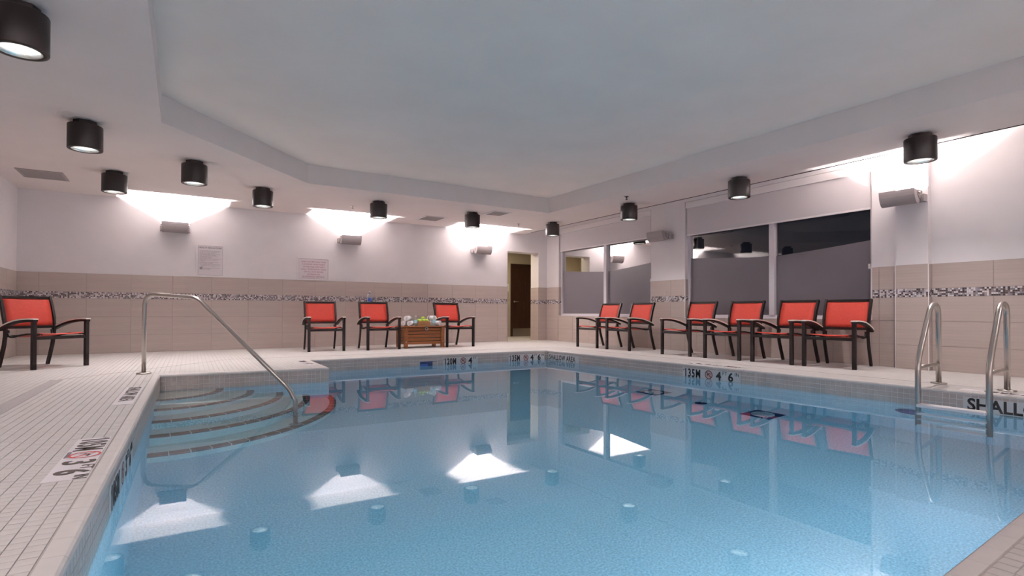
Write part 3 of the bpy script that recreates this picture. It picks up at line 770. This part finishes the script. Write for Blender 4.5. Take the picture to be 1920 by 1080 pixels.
b = MB(); b.box(.062,.142,.006,.10,.146,.0078).box(.062,.176,.006,.10,.18,.0078).box(.062,.146,.006,.066,.176,.0078).box(.096,.146,.006,.10,.176,.0078).box(.073,.152,.006,.088,.169,.0078); b.build('number_box', M_ink, t)
t, L, H = notice('shower_notice', 'wide white notice EVERY BATHER SHALL TAKE A SHOWER in red lettering', 2.055, 2.685, ZP+.002, 1.805)
text('lettering', 'EVERY BATHER SHALL TAKE\nA SHOWER USING WARM\nWATER AND SOAP AND\nSHALL THOROUGHLY RINSE\nOFF ALL SOAP BEFORE\nENTERING OR\nRE-ENTERING THE DECK', .041, (L/2, H-.105, .0075), M_inkrose, t, align='CENTER', xs=.92, ls=1.22)

# ================================================================== CHAIRS
CG = 'red sling armchairs around the pool'
def make_chair(label):
    t = thing('sling_armchair', label, 'chair', (0,0,0), 0, CG)
    up_ = [(.375,0),(.325,.14),(.28,.28),(.258,.40),(.255,.50),(.272,.62),(.31,.76),(.365,.905)]
    for sx in (-1, 1):
        MB().box(sx*.302-.023, -.343, 0, sx*.302+.023, -.300, .578).build('leg', M_brown, t, bevel=.003)
        MB().bar([(sx*(.272+.008*(z > .5)), y, z) for y, z in up_], (1,0,0), .028, .042).build('leg', M_brown, t)
        ap = [(-.352,.592),(-.25,.594),(-.13,.588),(0,.570),(.12,.540),(.24,.500),(.30,.475)]
        arm = MB().bar([(sx*(.302+.012*sin(pi*i/6)), y, z) for i, (y, z) in enumerate(ap)], (1,0,0), .050, .030).build('arm', M_brown, t)
        MB().bar([(sx*(.302+.012*sin(pi*i/6)), y-.004, z+.022) for i, (y, z) in enumerate(ap)], (1,0,0), .058, .015).build('arm_cap', M_arm, arm)
        sr = [(-.315,.425),(-.26,.43),(-.10,.425),(.05,.405),(.16,.385),(.22,.390),(.25,.43),(.255,.47)]
        MB().bar([(sx*.245, y, z) for y, z in sr], (1,0,0), .02, .022).build('seat_rail', M_brown, t)
        MB().tube([(sx*.215,-.335,.420),(sx*.235,-.325,.432),(sx*.262,-.32,.418),(sx*.285,-.32,.405)], .009, 6).build('bracket', M_brown, t)
    MB().box(-.285, -.338, .362, .285, -.308, .402).build('front_rail', M_brown, t, bevel=.003)
    MB().box(-.262, .235, .385, .262, .265, .41).build('rear_rail', M_brown, t, bevel=.003)
    def zy(z):
        for (y0, z0), (y1, z1) in zip(up_, up_[1:]):
            if z0 <= z <= z1: return y0+(y1-y0)*(z-z0)/(z1-z0)
        return up_[-1][0]
    bf = MB(); 
    bf.bar([(-.285, zy(.895), .888), (0, zy(.895)+.004, .890), (.285, zy(.895), .888)], (0,0,1), .034, .034)
    bf.bar([(-.262, zy(.505), .505), (.262, zy(.505), .505)], (0,0,1), .034, .026)
    bf.build('back_frame', M_brown, t)
    def sheet(rows, th):
        b = MB(); vs = []; nx = 6; R_ = len(rows)
        for side in (0, 1):
            for (y, z, hw, sag, ny, nz) in rows:
                for i in range(nx+1):
                    s_ = -1+2*i/nx; k = sag*(1-s_*s_)
                    vs.append((s_*hw, y+ny*(k-side*th), z+nz*(k-side*th)))
        W_ = nx+1; fs = []
        for side in (0, 1):
            o_ = side*R_*W_
            for r in range(R_-1):
                for i in range(nx): fs.append((o_+r*W_+i, o_+r*W_+i+1, o_+(r+1)*W_+i+1, o_+(r+1)*W_+i))
        o_ = R_*W_
        for r in range(R_-1): fs += [(r*W_, (r+1)*W_, o_+(r+1)*W_, o_+r*W_), (r*W_+nx, o_+r*W_+nx, o_+(r+1)*W_+nx, (r+1)*W_+nx)]
        for i in range(nx): fs += [(i, o_+i, o_+i+1, i+1), ((R_-1)*W_+i, (R_-1)*W_+i+1, o_+(R_-1)*W_+i+1, o_+(R_-1)*W_+i)]
        return b.add(vs, fs, 0, True)
    sheet([(zy(z), z, .262, .010, 1, 0) for z in (.515,.58,.65,.72,.79,.85,.876)], .005).build('backrest', M_red, t)
    sheet([(y, z, .242, -.010, 0, 1) for y, z in ((-.338,.436),(-.325,.443),(-.28,.442),(-.2,.436),(-.05,.425),(.08,.408),(.20,.392))], .006).build('seat', M_red, t)
    return t
def ch(fx0, fy0, fx1, fy1):
    """place by the floor points of the two front legs (viewer-left first)"""
    m_ = Vector(((fx0+fx1)/2, (fy0+fy1)/2)); d = Vector((fx1-fx0, fy1-fy0)).normalized()
    rz = math.atan2(d.y, d.x); off = Vector((-sin(rz), cos(rz)))*.3215
    return (m_.x+off.x, m_.y+off.y, 0), rz
CH = [((-1.453,8.645,-.987,9.035), 'red armchair alone in the left corner, angled to the pool'),
      ((2.02,10.10,2.62,10.08), 'red armchair against the back wall, the one nearest the handrail'),
      ((3.04,9.99,3.64,9.99), 'red armchair just left of the wooden chest'),
      ((4.67,10.06,5.28,10.08), 'red armchair just right of the wooden chest'),
      ((7.145,8.96,7.157,8.37), 'red armchair under the window by the doorway, farther of the pair'),
      ((7.13,8.04,7.14,7.44), 'red armchair under the window by the doorway, nearer of the pair'),
      ((7.145,6.65,7.13,6.03), 'red armchair at the far end of the row of four'),
      ((7.158,5.77,7.175,5.15), 'red armchair second from the far end of the row of four'),
      ((7.217,4.97,7.207,4.36), 'red armchair third from the far end of the row of four'),
      ((7.22,4.19,7.30,3.60), 'red armchair at the ladder end of the row of four')]
proto = make_chair(CH[0][1])
for i, (a, lb) in enumerate(CH):
    loc, rz = ch(*a)
    if i == 0: proto.location = loc; proto.rotation_euler = (0, 0, rz)
    else: copy_tree(proto, loc, rz, lb)

# ================================================================== HANDRAIL AND LADDER
def rounded(pts, rads, n_=7):
    pts = [Vector(p) for p in pts]; out = [pts[0]]
    for i in range(1, len(pts)-1):
        a, p, c = pts[i-1], pts[i], pts[i+1]; r = rads[i-1]
        d0, d1 = (a-p).normalized(), (c-p).normalized(); r = min(r, (a-p).length*.49, (c-p).length*.49)
        q0, q1 = p+d0*r, p+d1*r
        for j in range(n_+1):
            s_ = j/n_; out.append(q0*(1-s_)**2+p*2*s_*(1-s_)+q1*s_**2)
    out.append(pts[-1]); return out
hb = Vector((-.30, 7.51, 0)); he = Vector((1.05, 5.90, 0)); hd_ = (he-hb)
t = thing('handrail', 'steel handrail descending from the deck into the corner steps', 'handrail', hb)
def hp(s_, z): return hd_*s_+Vector((0,0,z))
HPTS = [hp(0, 0), hp(0, .915), hp(.375, .865), hp(1.0, -.135), hp(1.0, -1.42)]
MB().tube(rounded(HPTS, [.17, .09, .16]), .023, 14).build('rail', M_steel, t)
MB().lathe([(.024,0),(.075,0),(.075,.008),(.07,.016),(.024,.018)], 24).build('flange', M_steel, t)
MB().lathe([(.024,0),(.06,0),(.055,.016),(.024,.02)], 20, tuple(hp(1.0,-1.42))).build('flange', M_steel, t)

t = thing('pool_ladder', 'stainless steel pool ladder with white treads at the window side edge', 'ladder', (6.6, 2.2, 0))
O = Vector((6.6, 2.2, 0))
for (fx, fy), (lx, ly) in (((6.66, 2.465), (5.91, 2.35)), ((6.575, 1.90), (5.90, 1.822))):
    A = Vector((fx, fy, 0)); B_ = Vector((lx, ly, 0))
    path = [A, A+Vector((0,0,.80)), A*.63+B_*.37+Vector((0,0,.815)), B_+Vector((0,0,.27)), B_+Vector((0,0,-1.02))]
    MB().tube([p-O for p in rounded(path, [.17, .12, .13], 8)], .024, 14).build('rail', M_steel, t)
    MB().lathe([(.024,0),(.07,0),(.07,.01),(.024,.014)], 22, tuple(A-O)).build('flange', M_steel, t)
    MB().tube([A-O+Vector((0,0,.20)), B_-O+Vector((0,0,.215))], .017, 10).build('brace', M_steel, t)
for z in (-.135, -.42, -.70, -.97):
    c0, c1 = Vector((5.91, 2.35, z))-O, Vector((5.90, 1.822, z))-O
    MB().bar([c0+Vector((-.02,-.01,0)), c1+Vector((-.02,.01,0))], (1,0,0), .105, .032).build('tread', M_white, t, bevel=.006)

# ================================================================== CHEST AND ITS CONTENTS
T0 = (4.22, 10.36, 0); CR = -.02
t = thing('wooden_chest', 'brown slatted wooden chest with a metal ring latch between two red armchairs', 'chest', T0, CR)
hw, hd2, hh = .385, .225, .425
for sx in (-1, 1):
    for sy in (-1, 1):
        p = MB().box(sx*hw-.035, sy*hd2-.03, 0, sx*hw+.035, sy*hd2+.03, hh-.015).build('post', M_wood, t, bevel=.003)
        if sy < 0:
            for z in (.12, .385): MB().lathe([(.0005,0),(.008,0),(.006,.004),(.0005,.005)], 10, (sx*hw, sy*hd2-.03, z), mtx=Matrix.Rotation(pi/2,4,'X')).build('bolt', M_steel, p)
for i in range(5):
    z0 = .075+i*.067
    for sy in (-1, 1): MB().box(-hw+.036, sy*(hd2-.006)-.010, z0, hw-.036, sy*(hd2-.006)+.010, z0+.053).build('slat', M_wood, t, bevel=.002)
    for sx in (-1, 1): MB().box(sx*(hw-.004)-.010, -hd2+.031, z0, sx*(hw-.004)+.010, hd2-.031, z0+.056).build('slat', M_wood, t, bevel=.002)
MB().box(-hw+.018, -hd2+.022, .078, hw-.018, hd2-.022, .38).build('gap_shade_block', M_black, t)  # black block paints in the shade seen between the slats
for i in range(6):
    y0 = -hd2-.045+i*.0905
    MB().box(-hw-.05, y0, hh-.014, hw+.05, y0+.086, hh+.008).build('lid_board', M_wood, t, bevel=.002)
la = MB().box(-.005, -hd2-.052, .355, .045, -hd2-.030, .425).build('latch', M_black, t)
ring = MB().tube([(.02+.028*cos(a), -hd2-.056-.003*sin(a), .382+.026*sin(a)) for a in [2*pi*j/20 for j in range(20)]], .005, 8, closed=True).build('ring', M_steel, la)
CT = hh+.008
def on_chest(x, y): return (T0[0]+x*cos(CR)-y*sin(CR), T0[1]+x*sin(CR)+y*cos(CR), CT)
def make_towel(label):
    t = thing('rolled_towel', label, 'towel', (0,0,0), 0, 'rolled white towels on the chest')
    pts = []; n_ = 72; turns = 3.6   # roll radius about 5.4 cm
    for j in range(n_+1):
        a = 2*pi*turns*j/n_; r = .009+.041*j/n_; pts.append((r*cos(a+1.2), r*sin(a+1.2)))
    b = MB(); Lh = .105; th = .0052; vs = []
    for j, (px, pz) in enumerate(pts):
        q = pts[min(j+1,n_)]; p = pts[max(j-1,0)]; tx, tz = q[0]-p[0], q[1]-p[1]; l = math.hypot(tx, tz); nx_, nz_ = -tz/l*th, tx/l*th
        wob = .002*sin(j*.9)
        for yy in (-Lh+wob, Lh+wob): vs += [(px+nx_, yy, pz+nz_+.0555), (px-nx_, yy, pz-nz_+.0555)]
    fs = []
    for j in range(n_):
        a, c = 4*j, 4*j+4; fs += [(a,a+2,c+2,c), (a+1,c+1,c+3,a+3), (a,c,c+1,a+1), (a+2,a+3,c+3,c+2)]
    fs += [(0,1,3,2), (4*n_,4*n_+2,4*n_+3,4*n_+1)]
    b.add(vs, fs, 0, True).build('roll', M_towel, t)
    MB().lathe([(.0560,-.010),(.0560,.010)], 24, (0,.045,.0555), mtx=Matrix.Rotation(pi/2,4,'X')).build('band', M_dkband, t)
    return t
tw = make_towel('rolled white towel at the front of the left towel pile'); az = radians(-38)
tw.location = on_chest(-.235, -.10); tw.rotation_euler = (0,0,az)
for (x, y, dz, lb, a) in ((-.315, .03, 0, 'rolled white towel at the back of the left towel pile', az), (-.28, -.045, .098, 'rolled white towel topmost of the left towel pile', az),
                       (.335, -.02, 0, 'rolled white towel at the chest end of the right towel pile', radians(25)), (.20, .06, 0, 'rolled white towel partly hidden behind the apple crate', radians(25)), (.262, .03, .10, 'rolled white towel topmost of the right towel pile', radians(10))):
    l = on_chest(x, y); copy_tree(tw, (l[0], l[1], l[2]+dz), a, lb)
def make_bottle(label):
    t = thing('water_bottle', label, 'bottle', (0,0,0), 0, 'water bottles on the chest')
    MB().lathe([(.0005,0),(.030,0),(.033,.006),(.033,.125),(.026,.15),(.013,.175),(.013,.185),(.0005,.185)], 18).build('body', M_clear, t)
    MB().lathe([(.0337,.055),(.0337,.115)], 18).build('label', M_pale, t); MB().lathe([(.0005,.185),(.015,.185),(.015,.203),(.0005,.205)], 14).build('cap', M_white, t)
    return t
bt = make_bottle('water bottle standing left of the apple crate'); bt.location = on_chest(-.135, -.10)
copy_tree(bt, on_chest(.235, -.15), 0, 'water bottle standing before the right towel pile')
cr = thing('apple_crate', 'small open wooden crate of green apples on the chest', 'crate', on_chest(.025, -.06), CR)
for sy in (-1, 1): MB().box(-.13, sy*.085-.007, .0, .13, sy*.085+.007, .095).build('side_panel', M_crate, cr, bevel=.002)
for sx in (-1, 1): MB().box(sx*.123-.007, -.078, .0, sx*.123+.007, .078, .095).build('end_panel', M_crate, cr, bevel=.002)
MB().box(-.116, -.078, .002, .116, .078, .012).build('base', M_crate, cr)
def make_apple(label):
    t = thing('green_apple', label, 'apple', (0,0,0), 0, 'green apples in the crate'); r = .035; pr = []
    for j in range(13):
        a = -pi/2+pi*j/12; rr = r*cos(a)*(1.04-.06*sin(a)); z = r*.92*sin(a)
        if j > 9: z -= (j-9)**2*.0011
        pr.append((max(rr, .0005), z))
    MB().lathe(pr, 16).build('flesh', M_apple, t); MB().tube([(0,0,.022),(.002,0,.036),(.006,0,.046)], .0018, 5).build('stem', M_wood, t); return t
ap = make_apple('green apple topmost of the heap in the crate')
AP = [(.005, .0, .150), (-.08, -.035, .098), (-.005, -.042, .10), (.075, -.038, .098), (-.075, .04, .098), (.0, .042, .10), (.08, .04, .098)]
APL = [None, 'green apple at the front left of the crate', 'green apple at the front middle of the crate', 'green apple at the front right of the crate', 'green apple in the back row at the left towel side', 'green apple in the back row behind the topmost apple', 'green apple in the back row at the right towel side']
for i, (x, y, z) in enumerate(AP):
    l = on_chest(.025+x, -.06+y); l = (l[0], l[1], CT+z+.012)
    if i == 0: ap.location = l
    else: copy_tree(ap, l, i*1.1, APL[i])

# small blue bottle fixed to the mosaic band
t = thing('wall_dispenser', 'small blue and clear bottle on the mosaic band above the second chair', 'dispenser', (3.50, YB, .93))
MB().box(-.035,-.012,-.01,.035,0,.16).build('bracket', M_white, t, bevel=.003)
MB().lathe([(.0005,0),(.036,0),(.040,.02),(.036,.075)], 16, (0,-.055,0)).build('liquid', M_blue, t)
MB().lathe([(.036,.075),(.034,.11),(.016,.15),(.014,.19),(.0005,.19)], 16, (0,-.055,0)).build('body', M_clear, t)
MB().lathe([(.0005,.19),(.018,.19),(.016,.215),(.0005,.217)], 12, (0,-.055,0)).build('cap', M_white, t)
# small white hook plate on the pier
t = thing('wall_hook', 'small white hook plate on the mosaic of the pier between windows', 'hook', (8.125, 7.43, .99))
MB().box(-.006,-.02,-.03,0,.02,.03).build('plate', M_white, t, bevel=.002); MB().tube([(-.006,0,.01),(-.04,0,.0),(-.05,0,.03),(-.04,0,.14)], .006, 8).build('hook', M_steel, t)
